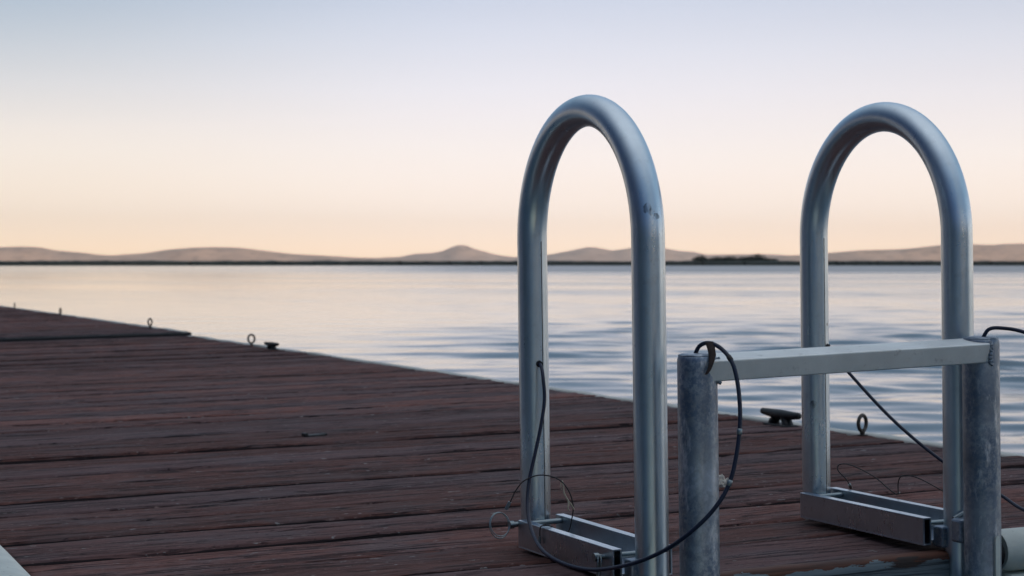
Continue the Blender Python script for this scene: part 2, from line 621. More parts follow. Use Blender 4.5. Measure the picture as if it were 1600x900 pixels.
ridge('hills', 10400, [(480, 411), (560, 404), (625, 401.5), (648, 396.5), (668, 396), (688, 394), (704, 387), (718, 382.8), (731, 385), (746, 391), (760, 394), (776, 398.5), (800, 401.5), (830, 401.5), (856, 398), (892, 391.5), (920, 385.3), (936, 387), (956, 391.8), (985, 387.5), (1012, 385), (1040, 388), (1060, 392), (1085, 393.5), (1102, 398), (1150, 397.5), (1180, 397), (1230, 399), (1300, 402), (1380, 411)], HILL_B, 480, 3.1)
ridge('hills', 8600, [(-600, 411), (-420, 399), (-250, 392), (-120, 388), (-20, 386.5), (40, 385.2), (64, 386.2), (86, 391), (128, 394.5), (158, 398.5), (190, 399.5), (240, 404), (330, 411)], HILL_A, 330, 7.7)
ridge('hills', 8900, [(60, 411), (150, 402), (190, 398), (226, 395.5), (262, 390), (300, 386.8), (340, 386), (376, 387), (408, 391), (455, 396.8), (500, 399), (560, 402.5), (640, 404), (740, 407), (860, 411)], HILL_A, 330, 12.3)
ridge('hills', 8000, [(1060, 411), (1160, 403), (1248, 398.5), (1292, 395.5), (1340, 391), (1400, 389.5), (1440, 387), (1470, 384), (1520, 382.2), (1550, 383), (1574, 380.6), (1604, 380.2), (1700, 378), (1830, 384), (1960, 388), (2100, 398), (2250, 411)], HILL_A, 330, 21.9)

# unseen hill added behind the camera to shade the dock and near lake
ang_ = np.radians(np.linspace(95, 265, 120))
co = []
for a in ang_:
    for j in range(16):
        t_ = j / 15
        d = 900 + 900 * t_
        h = 175 * math.sin(math.pi * min(t_ * 1.25, 1.0) * 0.5) ** 1.3 * (1 - max(0, t_ - 0.8) * 2)
        h *= (0.85 + 0.35 * noise.fractal(Vector((a * 4, t_ * 2, 40)), 1, 2, 4)) * min(1.0, (a - ang_[0]) * 4 + 0.02, (ang_[-1] - a) * 4 + 0.02)
        v = FW * (math.cos(a) * d) + RT * (math.sin(a) * d)
        co.append((v.x, v.y, -1.0 if j == 0 else max(h, 0.2)))
grid_obj('hills', np.array(co), 120, 16, mat_hill('unseen_shading_hill', (0.03, 0.04, 0.025), (0.05, 0.055, 0.035)), 'structure')

# flat marsh between the shore and the hills
SH_D = 800.0
nu = 90
co = []
for i in range(nu):
    a = R(-58 + 116 * i / (nu - 1))
    for k, d in enumerate((SH_D - 2, SH_D + 6, SH_D + 60, 2500, 5000, 12000)):
        z = (-1.0, WATER_Z + 0.1, WATER_Z + 0.3, 0.2, 0.3, 0.4)[k]
        v = FW * (math.cos(a) * d) + RT * (math.sin(a) * d)
        co.append((v.x, v.y, z))
grid_obj('marsh_ground', np.array(co), nu, 6, LAND, 'structure')


# the reed bank along the far shore
def reed_bank():
    na, nd = 900, 5
    V, F = [], []
    for i in range(na):
        a = -0.62 + 1.24 * i / (na - 1)
        for j in range(nd):
            d = SH_D + (0.0, 1.5, 6.0, 13.0, 21.0)[j]
            s = a * SH_D
            h = 1.95 + 0.45 * noise.fractal(Vector((s / 30, j * 0.7, 3)), 1, 2, 4) + 0.25 * noise.noise(Vector((s / 4, j, 9)))
            h *= (0.15, 0.80, 1.0, 1.05, 0.2)[j]
            v = FW * (math.cos(a) * d) + RT * (math.sin(a) * d)
            V.append((v.x, v.y, WATER_Z + max(h, 0.05) if j else WATER_Z + 0.02))
    for i in range(na - 1):
        for j in range(nd - 1):
            F.append((i * nd + j, (i + 1) * nd + j, (i + 1) * nd + j + 1, i * nd + j + 1))
    # ragged tufts standing out of it
    for k in range(5200):
        a = rng.uniform(-0.60, 0.60)
        d = SH_D + rng.uniform(0.3, 15)
        v = FW * (math.cos(a) * d) + RT * (math.sin(a) * d)
        b = len(V)
        w = rng.uniform(0.4, 1.2)
        h = 1.40 + rng.random() ** 2 * 0.60
        th = rng.uniform(0, math.pi)
        dx, dy = math.cos(th) * w, math.sin(th) * w
        V += [(v.x - dx, v.y - dy, WATER_Z + 0.3), (v.x + dx, v.y + dy, WATER_Z + 0.3), (v.x + dx * 0.5, v.y + dy * 0.5, WATER_Z + h), (v.x - dx * 0.3, v.y - dy * 0.3, WATER_Z + h * 0.93)]
        F.append((b, b + 1, b + 2, b + 3))
    me = bpy.data.meshes.new('shore_reeds')
    me.from_pydata(V, [], F)
    me.materials.append(REED)
    o = bpy.data.objects.new('shore_reeds', me)
    COL.objects.link(o)
    return tag(o, 'dark green strip of reeds along the far shore', 'reeds', kind='stuff')


reed_bank()


def far_tree(col, width_px, top_px, label, seed):
    d = SH_D + 7
    rg = np.random.default_rng(seed)
    lat = (col - 800) / F_PX * d
    H = (HZ - top_px) / F_PX * d + CAM_H - WATER_Z
    W = width_px / F_PX * d / 2
    base = Vector(far_pt(lat, d, WATER_Z + 0.2))
    root = bpy.data.objects.new('willow_tree', None)
    COL.objects.link(root)
    root.location = base
    tag(root, label, 'tree', 'trees on the far shore')
    tr = MB()
    tr.tube([(0, 0, -0.3), (0.1, 0.05, H * 0.25), (0.0, 0.1, H * 0.55)], [0.20, 0.15, 0.07], 7)
    for k in range(5):
        a = k * 1.3 + seed
        tr.tube([(0.05, 0.05, H * (0.15 + 0.06 * k)), (math.cos(a) * W * 0.35, math.sin(a) * W * 0.35, H * 0.5), (math.cos(a) * W * 0.6, math.sin(a) * W * 0.6, H * 0.68)], [0.09, 0.06, 0.025], 5)
    o = tr.build('trunk', BARK, root)
    o.matrix_parent_inverse = Matrix()
    V, F = [], []
    lobes = [(rg.uniform(-0.6, 0.6) * W, rg.uniform(-0.5, 0.5) * W, H * rg.uniform(0.22, 0.64), rg.uniform(0.34, 0.52)) for _ in range(11)] + [(0, 0, H * 0.66, 0.46)]
    for k in range(2600):
        lx, ly, lz, lr = lobes[k % len(lobes)]
        v = Vector(rg.normal(size=3)).normalized() * (rg.random() ** 0.4)
        c = Vector((lx + v.x * lr * W, ly + v.y * lr * W, min(max(lz + v.z * H * 0.32, 0.3), H)))
        n = Vector(rg.normal(size=3)).normalized()
        u = n.orthogonal().normalized() * rg.uniform(0.14, 0.32)
        w = n.cross(u) * 0.7
        b = len(V)
        V += [c - u, c - w, c + u, c + w]
        F.append((b, b + 1, b + 2, b + 3))
    me = bpy.data.meshes.new('crown')
    me.from_pydata([tuple(v) for v in V], [], F)
    me.materials.append(CROWN)
    o = bpy.data.objects.new('crown', me)
    COL.objects.link(o)
    o.parent = root


far_tree(1095, 32, 398.6, 'dark rounded tree at the left end of the far shore clump', 1)
far_tree(1122, 54, 401.0, 'low spreading tree beside the left rounded one on the far shore', 2)
far_tree(1143, 46, 399.3, 'broad dark tree in the middle of the far shore clump', 3)
far_tree(1164, 34, 400.5, 'thin pale tree left of the tallest tree in the far shore clump', 4)
far_tree(1184, 30, 396.6, 'tallest round tree of the far shore clump', 5)
far_tree(1203, 28, 403.5, 'low shrubby tree at the right end of the far shore clump', 6)


# ------------------------------------------------------------------ the lake
def lake():
    r = [1.2]
    while r[-1] < 9000:
        x = r[-1]
        r.append(x + (max(0.02, 0.0034 * x) if x < 160 else 0.03 * x))
    r = np.array(r)
    fine = np.arange(-27, 27.001, 0.11)
    coarse = np.concatenate([np.arange(27, 60, 0.8)[1:], np.arange(60, 300.1, 4), np.arange(300, 333, 0.8)[1:]])
    ang = np.radians(np.concatenate([fine, coarse, [333.0]]))
    A, Rr = np.meshgrid(ang, r, indexing='ij')
    lat = np.sin(A) * Rr
    fwd = np.cos(A) * Rr
    X = lat * math.cos(YAW) + fwd * math.sin(YAW)
    Y = -lat * math.sin(YAW) + fwd * math.cos(YAW)
    dr = np.gradient(r)[None, :] + 0 * A
    da = np.gradient(ang)
    da[np.abs(da) > 0.2] = 0.07
    cell = np.maximum(dr, np.abs(da)[:, None] * Rr)
    z = np.zeros_like(X)
    lost = np.zeros_like(X)
    g = np.random.default_rng(11)
    # slow patches of calm and ruffled water; calmer over to the left
    pat = np.zeros_like(X)
    for k in range(9):
        th = g.uniform(0, 2 * np.pi)
        L = g.uniform(9, 45)
        pat += np.sin((X * np.cos(th) + Y * np.sin(th)) * 2 * np.pi / L + g.uniform(0, 7))
    pat = 1 / (1 + np.exp(-pat * 0.8))
    bear = lat / np.maximum(Rr, 0.1)
    side = 0.24 + 0.86 / (1 + np.exp(-(bear + 0.02) * 22))
    amp = side * (0.45 + 0.85 * pat) * (1 - 0.60 * np.clip((Rr - 12) / 26, 0, 1))
    wind = YAW + 0.08
    # long low wavelets, their faces towards the dock short and steep
    for k in range(14):
        lam = 0.65 * (3.6 ** g.random())
        th = wind + g.normal() * 0.30
        kk = 2 * np.pi / lam
        slope = 0.0235
        ph = (X * np.sin(th) + Y * np.cos(th)) * kk + 0.8 * np.sin((X * np.cos(th) - Y * np.sin(th)) * kk * g.uniform(0.15, 0.4) + g.uniform(0, 7)) + g.uniform(0, 7)
        w = np.exp(-(2.6 * cell / lam) ** 2)
        z += w * slope / kk * (np.sin(ph) + 0.30 * np.sin(2 * ph) + 0.11 * np.sin(3 * ph))
        lost += (1 - w * w) * slope * slope * 0.75
    for k in range(40):
        lam = 0.35 * (4.0 ** g.random())
        th = wind + g.normal() * 0.5
        kk = 2 * np.pi / lam
        slope = 0.0068
        ph = (X * np.sin(th) + Y * np.cos(th)) * kk + g.uniform(0, 7)
        w = np.exp(-(2.6 * cell / lam) ** 2)
        z += w * slope / kk * np.sin(ph)
        lost += (1 - w * w) * slope * slope / 2
    for k in range(30):
        lam = 0.16 * (2.6 ** g.random())
        th = wind + g.normal() * 0.7
        kk = 2 * np.pi / lam
        ph = (X * np.sin(th) + Y * np.cos(th)) * kk + g.uniform(0, 7)
        w = np.exp(-(2.6 * cell / lam) ** 2)
        z += w * 0.0060 / kk * np.sin(ph)
        lost += (1 - w * w) * 0.0042 ** 2 / 2
    z *= amp
    sig = np.sqrt(lost) * amp
    rough = np.clip(np.sqrt(1.41 * sig * 0.5), 0.008, 0.22)
    # a breeze ruffles the water out towards the far shore, more to the right
    ruf = np.clip((Rr - 125) / 90, 0, 1) * (0.12 + 0.88 / (1 + np.exp(-(bear + 0.05) * 30)))
    rough = rough + (0.32 - rough) * ruf
    co = np.stack([X, Y, WATER_Z + z], -1).reshape(-1, 3)
    o = grid_obj('lake_water', co, len(ang), len(r), WATER, 'structure')
    at = o.data.attributes.new('ripple_rough', 'FLOAT', 'POINT')
    at.data.foreach_set('value', rough.ravel().astype(np.float32))
    return o


lake()


# ------------------------------------------------------------------ the floating dock
XL, XR = 0.44, 2.63
Y0 = 2.262


def decking(root, y0, y1, fine_to, seed, oy):
    """all the boards of one section: one part; each board keeps its own cup, worn edges and gap"""
    g = np.random.default_rng(seed)
    V, F, S, SD = [], [], [], []
    y = y0
    n = 0
    while y < y1 - 0.06:
        w = min(g.uniform(0.168, 0.192), y1 - y)
        gap = g.choice([0.005, 0.010, 0.015, 0.020, 0.026], p=[0.12, 0.23, 0.3, 0.22, 0.13])
        if n < 2:
            gap = 0.005
        sd = float(g.random())
        near = y < fine_to
        nx = 220 if near else 70
        xa = XL + g.uniform(-0.004, 0.003)
        xb = XR + g.uniform(-0.016, 0.010)
        xs = np.linspace(xa, xb, nx)
        hw = (w - gap) / 2
        yc = y + w / 2
        r = g.uniform(0.006, 0.012)
        prof = [(-hw, -0.038), (-hw, -r * 0.9), (-hw + r * 0.12, -r * 0.55), (-hw + r * 0.35, -r * 0.24), (-hw + r * 0.65, -r * 0.07), (-hw + r, 0)] + [(u * (hw - r), 0) for u in (-0.8, -0.64, -0.48, -0.32, -0.16, 0, 0.16, 0.32, 0.48, 0.64, 0.8)] + [(hw - r, 0), (hw - r * 0.65, -r * 0.07), (hw - r * 0.35, -r * 0.24), (hw - r * 0.12, -r * 0.55), (hw, -r * 0.9), (hw, -0.038)]
        cup = g.uniform(-0.0030, 0.0022)
        dz = g.uniform(-0.0045, 0.0030)
        tilt = g.uniform(-0.02, 0.02)
        bow = g.uniform(-0.004, 0.004)
        np_ = len(prof)
        b = len(V)
        for x in xs:
            wv = bow * math.sin((x - xa) / (xb - xa) * math.pi)
            wearL = 0.0028 * noise.noise(Vector((x * 7, sd * 50, 1))) + 0.0014 * noise.noise(Vector((x * 31, sd * 50, 2)))
            wearR = 0.0028 * noise.noise(Vector((x * 7, sd * 50, 5))) + 0.0014 * noise.noise(Vector((x * 31, sd * 50, 7)))
            for k, (u, z) in enumerate(prof):
                e = (wearL if u < 0 else wearR) * 1.6
                edge = abs(u) > hw - r * 0.5
                zz = z + dz + tilt * u + cup * (1 - (u / hw) ** 2) if z > -0.03 else z
                if z > -0.03:
                    zz += 0.0022 * noise.noise(Vector((x * 2.2, u * 38 + sd * 90, 3))) + 0.0011 * noise.noise(Vector((x * 9, u * 110 + sd * 90, 3)))
                    spl = noise.noise(Vector((x * 1.3 + sd * 30, u * 24 + sd * 70, 9)))
                    zz -= 0.006 * max(0.0, 1 - abs(spl) / 0.05) * max(0.0, noise.noise(Vector((x * 1.9, sd * 44, u * 9))) + 0.15)
                    if edge:
                        zz += min(e, 0) * 0.9
                V.append((x, yc + wv + u + (e * (1 if u < 0 else -1) if edge else 0) - oy, zz))
                S.append(sd)
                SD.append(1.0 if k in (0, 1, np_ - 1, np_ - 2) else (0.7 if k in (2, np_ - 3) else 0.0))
        for i in range(nx - 1):
            for k in range(np_ - 1):
                F.append((b + i * np_ + k, b + (i + 1) * np_ + k, b + (i + 1) * np_ + k + 1, b + i * np_ + k + 1))
        F.append(tuple(b + k for k in range(np_)))
        F.append(tuple(b + (nx - 1) * np_ + k for k in reversed(range(np_))))
        y += w
        n += 1
    me = bpy.data.meshes.new('decking')
    me.from_pydata(V, [], F)
    me.polygons.foreach_set('use_smooth', [True] * len(F))
    at = me.attributes.new('seed', 'FLOAT', 'POINT')
    at.data.foreach_set('value', S)
    at = me.attributes.new('gap_shade', 'FLOAT', 'POINT')
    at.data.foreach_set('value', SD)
    bm = bmesh.new()
    bm.from_mesh(me)
    bmesh.ops.recalc_face_normals(bm, faces=bm.faces[:])
    bm.to_mesh(me)
    bm.free()
    me.materials.append(WOOD)
    o = bpy.data.objects.new('decking', me)
    COL.objects.link(o)
    o.parent = root
    return o


def arc(cx, cz, r, a0, a1, n):
    return [(cx + r * math.cos(R(a0 + (a1 - a0) * i / (n - 1))), cz + r * math.sin(R(a0 + (a1 - a0) * i / (n - 1)))) for i in range(n)]


def wavy_strip(mb, x0, x1, zt, zb, y0, y1, n, amp, seed):
    """a long edge strip with rounded top corners that wanders a little"""
    prof = [(x0, zb), (x0, zt - 0.006), (x0 + 0.002, zt - 0.002), (x0 + 0.006, zt), ((x0 + x1) / 2, zt + 0.001), (x1 - 0.008, zt), (x1 - 0.002, zt - 0.004), (x1, zt - 0.010), (x1, zb)]
    V, F = [], []
    k = len(prof)
    for i in range(n):
        y = y0 + (y1 - y0) * i / (n - 1)
        dx = amp * noise.noise(Vector((y * 2.1, seed, 0)))
        dz = amp * 0.8 * noise.noise(Vector((y * 3.3, seed, 5)))
        for (u, z) in prof:
            V.append((u + dx, y, z + (dz if z > zb else 0)))
    for i in range(n - 1):
        for j in range(k):
            F.append((i * k + j, (i + 1) * k + j, (i + 1) * k + (j + 1) % k, i * k + (j + 1) % k))
    F.append(tuple(range(k)))
    F.append(tuple((n - 1) * k + j for j in reversed(range(k))))
    mb.add(V, F)


def dock_section(y0, y1, label, seed, near):
    root = empty('floating_dock', (0, y0, 0.0 if near else 0.019))
    tag(root, label, 'dock', 'dock sections')
    L = y1 - y0
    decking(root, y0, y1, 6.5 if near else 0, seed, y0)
    # framing under the boards
    sf = MB()
    for i in range(5):
        x = XL + 0.02 + (XR - XL - 0.09) * i / 4
        sf.box((x, 0.045, -0.19), (x + 0.045, L - 0.045, -0.0385), 0.003)
    sf.build('joist', BLACKF, root)
    for i in range(4):
        y = 0.25 + i * (L - 0.5) / 4
        fl = MB()
        fl.box((XL + 0.1, y, -0.62), (XR - 0.1, y + (L - 0.5) / 4 - 0.25, -0.192), 0.05, 3)
        fl.build('float', BLACKF, root)
    # boards closing the sides
    sb = MB()
    sb.box((XL - 0.004, 0.04, -0.20), (XL + 0.016, L - 0.04, -0.04), 0.003)
    sb.box((XR - 0.035, 0.04, -0.20), (XR - 0.008, L - 0.04, -0.04), 0.003)
    sb.build('side_board', WOOD, root)
    # pale strip along the right-hand edge
    tr = MB()
    wavy_strip(tr, XR - 0.003, XR + 0.042, 0.002, -0.12, 0.0, L - 0.01, 160, 0.006, seed)
    tr.build('edge_trim', TRIM, root)
    # white bumper along the left-hand edge
    bp = MB()
    V, F = [], []
    prof = [(XL - 0.006, -0.04), (XL - 0.006, 0.002)] + [(a_, 0.003 + (b_ - 0.003) * 0.35) for a_, b_ in arc(XL - 0.062, 0.003, 0.056, 10, 175, 10)] + [(XL - 0.108, -0.02), (XL - 0.10, -0.13), (XL - 0.04, -0.15)]
    k = len(prof)
    n = 90
    for i in range(n):
        y = 0.02 + (L - 0.05) * (i / (n - 1))
        dx = 0.006 * noise.noise(Vector((y * 1.7, 4, seed)))
        for u, z in prof:
            V.append((u + dx, y, z * 0.75))
    for i in range(n - 1):
        for j in range(k):
            F.append((i * k + j, (i + 1) * k + j, (i + 1) * k + (j + 1) % k, i * k + (j + 1) % k))
    F.append(tuple(range(k)))
    F.append(tuple((n - 1) * k + j for j in reversed(range(k))))
    bp.add(V, F)
    bp.build('bumper', VINYL, root)
    # end boards; the far section's is black to paint the joint's shade
    eb = MB()
    eb.box((XL, -0.004 if near else 0.002, -0.22), (XR - 0.003, 0.034, -0.0395 if not near else -0.039), 0.003)
    eb.build('end_board', FASCIA if near else BLACKF, root)
    if not near:
        rs = MB()
        rs.box((XL, -0.030, -0.10), (XR + 0.052, -0.003, -0.004), 0.006)
        rs.build('joint_shade_strip', BLACKF, root)  # added black strip, widens the shade painted into the joint
    return root


near_dock = dock_section(Y0, 10.60, 'near dock section of worn red brown boards carrying the metal ladder', 31, True)
dock_section(10.73, 26.0, 'far dock section beyond the dark gap between the deck boards', 57, False)


def rel(p, root):
    o = root['o']
    return (p[0] - o[0], p[1] - o[1], p[2] - o[2])


# peeling painted board nailed over the near end, its arris worn bare
fb = MB()
V, F = [], []
nx = 120
prof = [(0.030, -0.20), (-0.001, -0.20), (-0.001, -0.010), (0.001, -0.004), (0.006, -0.0005), (0.020, 0.0005), (0.030, -0.002)]
k = len(prof)
for i in range(nx):
    x = XL + (1.798 - XL) * i / (nx - 1)
    w = 0.003 * noise.noise(Vector((x * 6, 2, 8))) + 0.0015 * noise.noise(Vector((x * 33, 2, 8)))
    for (u, z) in prof:
        V.append((x, u - 0.035 + (w if -0.02 < z and u < 0.01 else 0), z + (w * 0.8 if z > -0.02 else 0)))
for i in range(nx - 1):
    for j in range(k):
        F.append((i * k + j, (i + 1) * k + j, (i + 1) * k + (j + 1) % k, i * k + (j + 1) % k))
F.append(tuple(range(k)))
F.append(tuple((nx - 1) * k + j for j in reversed(range(k))))
fb.add(V, F)
fb.build('front_board', FASCIA, near_dock)

# white roll bumper on the near end, right of the ladder
rb = MB()
pts, rad = [], []
for i in range(40):
    x = 1.801 + (XR - 1.80) * i / 39
    pts.append((x, -0.058 + 0.002 * noise.noise(Vector((x * 4, 1, 1))), -0.001 + 0.002 * noise.noise(Vector((x * 5, 3, 1)))))
    rad.append(0.0325 if i else 0.030)
rb.tube(pts, rad, 20)
rb.box((1.808, -0.085, -0.075), (XR, -0.036, -0.036), 0.006)
rb.build('bumper', VINYL, near_dock)
pl = MB()
pl.tube([(1.792, -0.058, -0.004), (1.800, -0.058, -0.004)], [0.022, 0.024], 14)
pl.build('bumper_end_plug', CHIP, near_dock)


# ------------------------------------------------------------------ grab rails (hoops) and their base channels
PD = 0.048
YF, YN, ZT = 2.62, 2.231, 0.678


def grab_rail(hx, zb, ztop, y_far, label, mat, rings):
    root = empty('grab_rail', (hx, YF, 0))
    tag(root, label, 'grab rail', 'grab rails of the ladder')
    Rr = (YF - YN) / 2
    zc = ZT - Rr
    path = [(0, 0, zb - 0.001 + (zc - zb + 0.001) * i / 10) for i in range(11)]
    path += [(0, -Rr + Rr * math.cos(a), zc + Rr * math.sin(a)) for a in np.linspace(0, math.pi, 49)[1:-1]]
    path += [(0, -2 * Rr, zc - (zc + 0.42) * i / 12) for i in range(13)]
    h = MB()
    h.tube(path, PD / 2, 40)
    ho = h.build('handrail', mat, root)
    # weld seam down the inner side of the far leg
    s = MB()
    d = Vector((0.219, -0.976, 0)).normalized()
    s.tube([(d.x * (PD / 2 - 0.0003), d.y * (PD / 2 - 0.0003), z) for z in np.linspace(zb + 0.02, zc, 14)], 0.0008, 6)
    s.build('weld_seam', WIRE, ho)
    # weld bead at the foot
    wv = MB()
    wv.tube([(math.cos(a) * (PD / 2 + 0.001), math.sin(a) * (PD / 2 + 0.001), zb + 0.009 + 0.001 * math.sin(a * 9)) for a in np.linspace(0, 2 * math.pi, 41)[:-1]], 0.0035, 8, closed=True)
    wv.build('weld_bead', CHAN, ho)
    # two hollow side tubes and the plate between them
    ye = 2.252 - YF

    def hollow(x0, x1, z0, z1, a, b, th=0.0026):
        m = MB()
        m.box((x0, a, z1 - th), (x1, b, z1), 0.0006)
        m.box((x0, a, z0), (x1, b, z0 + th), 0.0006)
        m.box((x0, a + 0.0004, z0 + th), (x0 + th, b - 0.0004, z1 - th))
        m.box((x1 - th, a + 0.0004, z0 + th), (x1, b - 0.0004, z1 - th))
        m.box((x0 + th, b - 0.005, z0 + th), (x1 - th, b - 0.002, z1 - th))
        return m
    hollow(-0.052, -0.037, zb, ztop, ye, y_far - YF).build('base_side', CHAN, root)
    hollow(0.028, 0.042, zb, ztop, ye - 0.004, y_far + 0.03 - YF).build('base_side', CHAN, root)
    b = MB()
    b.box((-0.0365, ye + 0.002, zb + 0.002), (0.0275, y_far - 0.002 - YF, zb + 0.008), 0.001)
    b.build('base_plate', CHAN, root)
    # clamp block joining the channel to the near leg
    cb = MB()
    cb.box((-0.034, ye - 0.022, zb - 0.002), (0.024, ye + 0.0015, zb + 0.030), 0.003)
    cb.build('clamp_block', GALV, root)
    # cross pins
    for (py, pz, xo) in ((-0.036, ztop - 0.008, -0.062 if rings else -0.036), (ye + 0.030, ztop - 0.014, -0.066 if rings else -0.036)):
        pn = MB()
        pn.tube([(xo, py, pz), (0.0275, py, pz)], 0.0042, 12)
        pn.tube([(xo - 0.001, py, pz), (xo + 0.006, py, pz)], 0.0062, 12)
        po = pn.build('cross_pin', STEEL, root)
        if rings:
            rg = MB()
            near = py < -0.2
            if near:
                for q in range(2):
                    c = Vector((xo + 0.005 + 0.004 * q, py, pz - 0.014))
                    rg.tube([c + Vector((0.0035 * math.cos(a), (0.008 + 0.002 * q) * math.cos(a + 0.3), 0.016 * math.sin(a))) for a in np.linspace(0, 2 * math.pi, 29)[:-1]], 0.0010, 8, closed=True)
            else:
                for q in range(2):
                    c = Vector((xo - 0.017, py + 0.004 * q, pz + 0.002 - 0.002 * q))
                    rg.tube([c + Vector((0.0165 * math.cos(a), 0.004 * math.sin(a * 1.0), (0.018 + 0.002 * q) * math.sin(a))) for a in np.linspace(0, 2 * math.pi, 33)[:-1]], 0.0008, 8, closed=True)
            rg.build('split_ring', STEEL, po)
    # small lug inside the channel
    lg = MB()
    lg.box((-0.010, ye + 0.11, zb + 0.008), (0.020, ye + 0.128, zb + 0.018), 0.002)
    lg.build('lug', CHAN, root)
    # bolt heads on the plate
    for py in (-0.12, -0.24):
        bh = MB()
        bh.tube([(-0.006, py, zb + 0.008), (-0.006, py, zb + 0.014)], 0.007, 6)
        bh.build('bolt_head', STEEL, root)
    return root


grab_rail(1.219, 0.0015, 0.045, 2.575, 'bright metal hoop rail nearest the camera, left of the ladder posts', ALU, True)
grab_rail(1.755, 0.0075, 0.050, 2.592, 'bright metal hoop rail at the right behind the ladder crossbar', ALU2, False)


# ------------------------------------------------------------------ the ladder frame
PL, PR = Vector((1.229, 2.115, 0)), Vector((1.735, 2.152, 0))
LAD = empty('boarding_ladder', (PL.x, PL.y, 0))
tag(LAD, 'galvanised boarding ladder frame with two stout posts and a flat crossbar', 'ladder')


def lp(v):
    return (v[0] - PL.x, v[1] - PL.y, v[2])


PRr = 0.0272
for P, top in ((PL, 0.3265), (PR, 0.3315)):
    m = MB()
    zs_ = [-0.95, -0.5, -0.2, 0.0, 0.15, top - 0.012, top - 0.006, top - 0.0025, top - 0.0006, top]
    rs_ = [PRr] * 6 + [PRr - 0.0006, PRr - 0.0022, PRr - 0.0045, PRr - 0.008]
    m.tube([lp((P.x, P.y, z)) for z in zs_], rs_, 40)
    po = m.build('post', GALV, LAD)
    w = MB()
    w.tube([lp((P.x + math.cos(a) * (PRr - 0.0030), P.y + math.sin(a) * (PRr - 0.0030), top - 0.0026 + 0.0005 * math.sin(a * 7))) for a in np.linspace(0, 2 * math.pi, 49)[:-1]], 0.0016, 8, closed=True)
    w.build('cap_weld', GALV, po)

axis = (PR - PL)
ln = axis.length
ax = axis.normalized()
ay = Vector((-ax.y, ax.x, 0))
for (z0, z1, a0, name) in ((0.2885, 0.3175, 0.008, 'crossbar'), (-0.075, -0.046, 0.006, 'rung'), (-0.40, -0.371, 0.006, 'rung')):
    bm = MB()
    bb = MB()
    bb.box((0.0, -0.0275, 0.0), (ln - 0.004, 0.020, z1 - z0), 0.0022, 3)
    slope = 0.0052 if name == 'crossbar' else 0.0
    tl_ = math.sin(R(8)) if name == 'crossbar' else 0.0
    bm.add([lp(PL + ax * v[0] + ay * (v[1] - tl_ * (v[2] - 0.014)) + Vector((0, 0, z0 + v[2] + slope * v[0] / ln + tl_ * (v[1] + 0.0275)))) for v in bb.v], bb.f, False)
    bo = bm.build(name, BAR if name == 'crossbar' else CHAN, LAD)
    if name == 'crossbar':
        for e, off in ((0.021, 0), (ln - 0.006, 0)):
            w = MB()
            pts = []
            for i in range(22):
                zz = z0 - 0.003 + (z1 - z0 + 0.005) * i / 21 + slope * e / ln
                p = PL + ax * (e + 0.0012 * math.sin(i * 1.7)) + ay * (-0.0275 if e > 0.1 else -0.0200)
                pts.append(lp((p.x, p.y, zz)))
            w.tube(pts, [0.0032 + 0.0007 * math.sin(i * 2.1) for i in range(22)], 8)
            w.build('weld_bead', GALV, bo)

# white plastic strip up the face of the right post
ws = MB()
f0 = PR + Vector((-0.001, -PRr, 0))
prof = [(0, -0.30), (0.011, -0.30), (0.011, 0.030), (0.0095, 0.036), (0.0055, 0.0385), (0.0015, 0.036), (0, 0.030)]
V = [lp((f0.x + u, f0.y - 0.004 + 0.3 * u, z)) for u, z in prof] + [lp((f0.x + u, f0.y + 0.003 + 0.3 * u, z)) for u, z in prof]
n = len(prof)
ws.add(V, [(i, (i + 1) % n, n + (i + 1) % n, n + i) for i in range(n)] + [tuple(range(n)), tuple(n + i for i in reversed(range(n)))], False)
ws.build('wear_strip', VINYL, LAD)

# bent locking pins between the posts and the rail legs
for P, x0 in ((PL, 0.0), (PR, 0.030)):
    m = MB()
    c = Vector((P.x + 0.006 + x0 * 0.4, P.y + 0.052, 0.060))
    pts = [c + Vector((-0.030, 0, -0.006)), c + Vector((-0.006, 0, 0.004)), c + Vector((0.006, 0, 0.006)), c + Vector((0.013, -0.002, 0.0)), c + Vector((0.015, -0.004, -0.012)), c + Vector((0.013, -0.006, -0.034)), c + Vector((0.006, -0.008, -0.040)), c + Vector((-0.002, -0.008, -0.036))]
    m.tube([lp(p) for p in spline(pts, 5)], 0.0034, 10)
    m.build('locking_pin', STEEL, LAD)
bk = MB()
bk.box(lp((PR.x - 0.02, PR.y + 0.026, 0.020)), lp((PR.x + 0.046, PR.y + 0.050, 0.056)), 0.004)
bk.build('hinge_plate', GALV, LAD)
bk = MB()
bk.box(lp((PL.x - 0.02, PL.y + 0.026, -0.035)), lp((PL.x + 0.036, PL.y + 0.056, 0.012)), 0.004)
bk.build('hinge_plate', GALV, LAD)

# ------------------------------------------------------------------ cables, lanyards
CL = [[1.219, 2.610, 0.289], [1.2165, 2.592, 0.288], [1.2145, 2.580, 0.281], [1.211, 2.568, 0.266], [1.208, 2.558, 0.234], [1.198, 2.551, 0.195], [1.184, 2.545, 0.151], [1.170, 2.539, 0.107], [1.159, 2.521, 0.07], [1.148, 2.483, 0.042], [1.137, 2.421, 0.022], [1.139, 2.355, 0.0125], [1.146, 2.275, 0.015], [1.154, 2.184, 0.035], [1.17, 2.122, 0.059], [1.184, 2.067, 0.091], [1.208, 2.041, 0.125], [1.228, 2.033, 0.16], [1.241, 2.033, 0.205], [1.248, 2.037, 0.247], [1.251, 2.047, 0.288], [1.250, 2.059, 0.316], [1.248, 2.082, 0.333], [1.242, 2.104, 0.3405], [1.236, 2.120, 0.336], [1.231, 2.126, 0.322]]
c1 = empty('cable', CL[0])
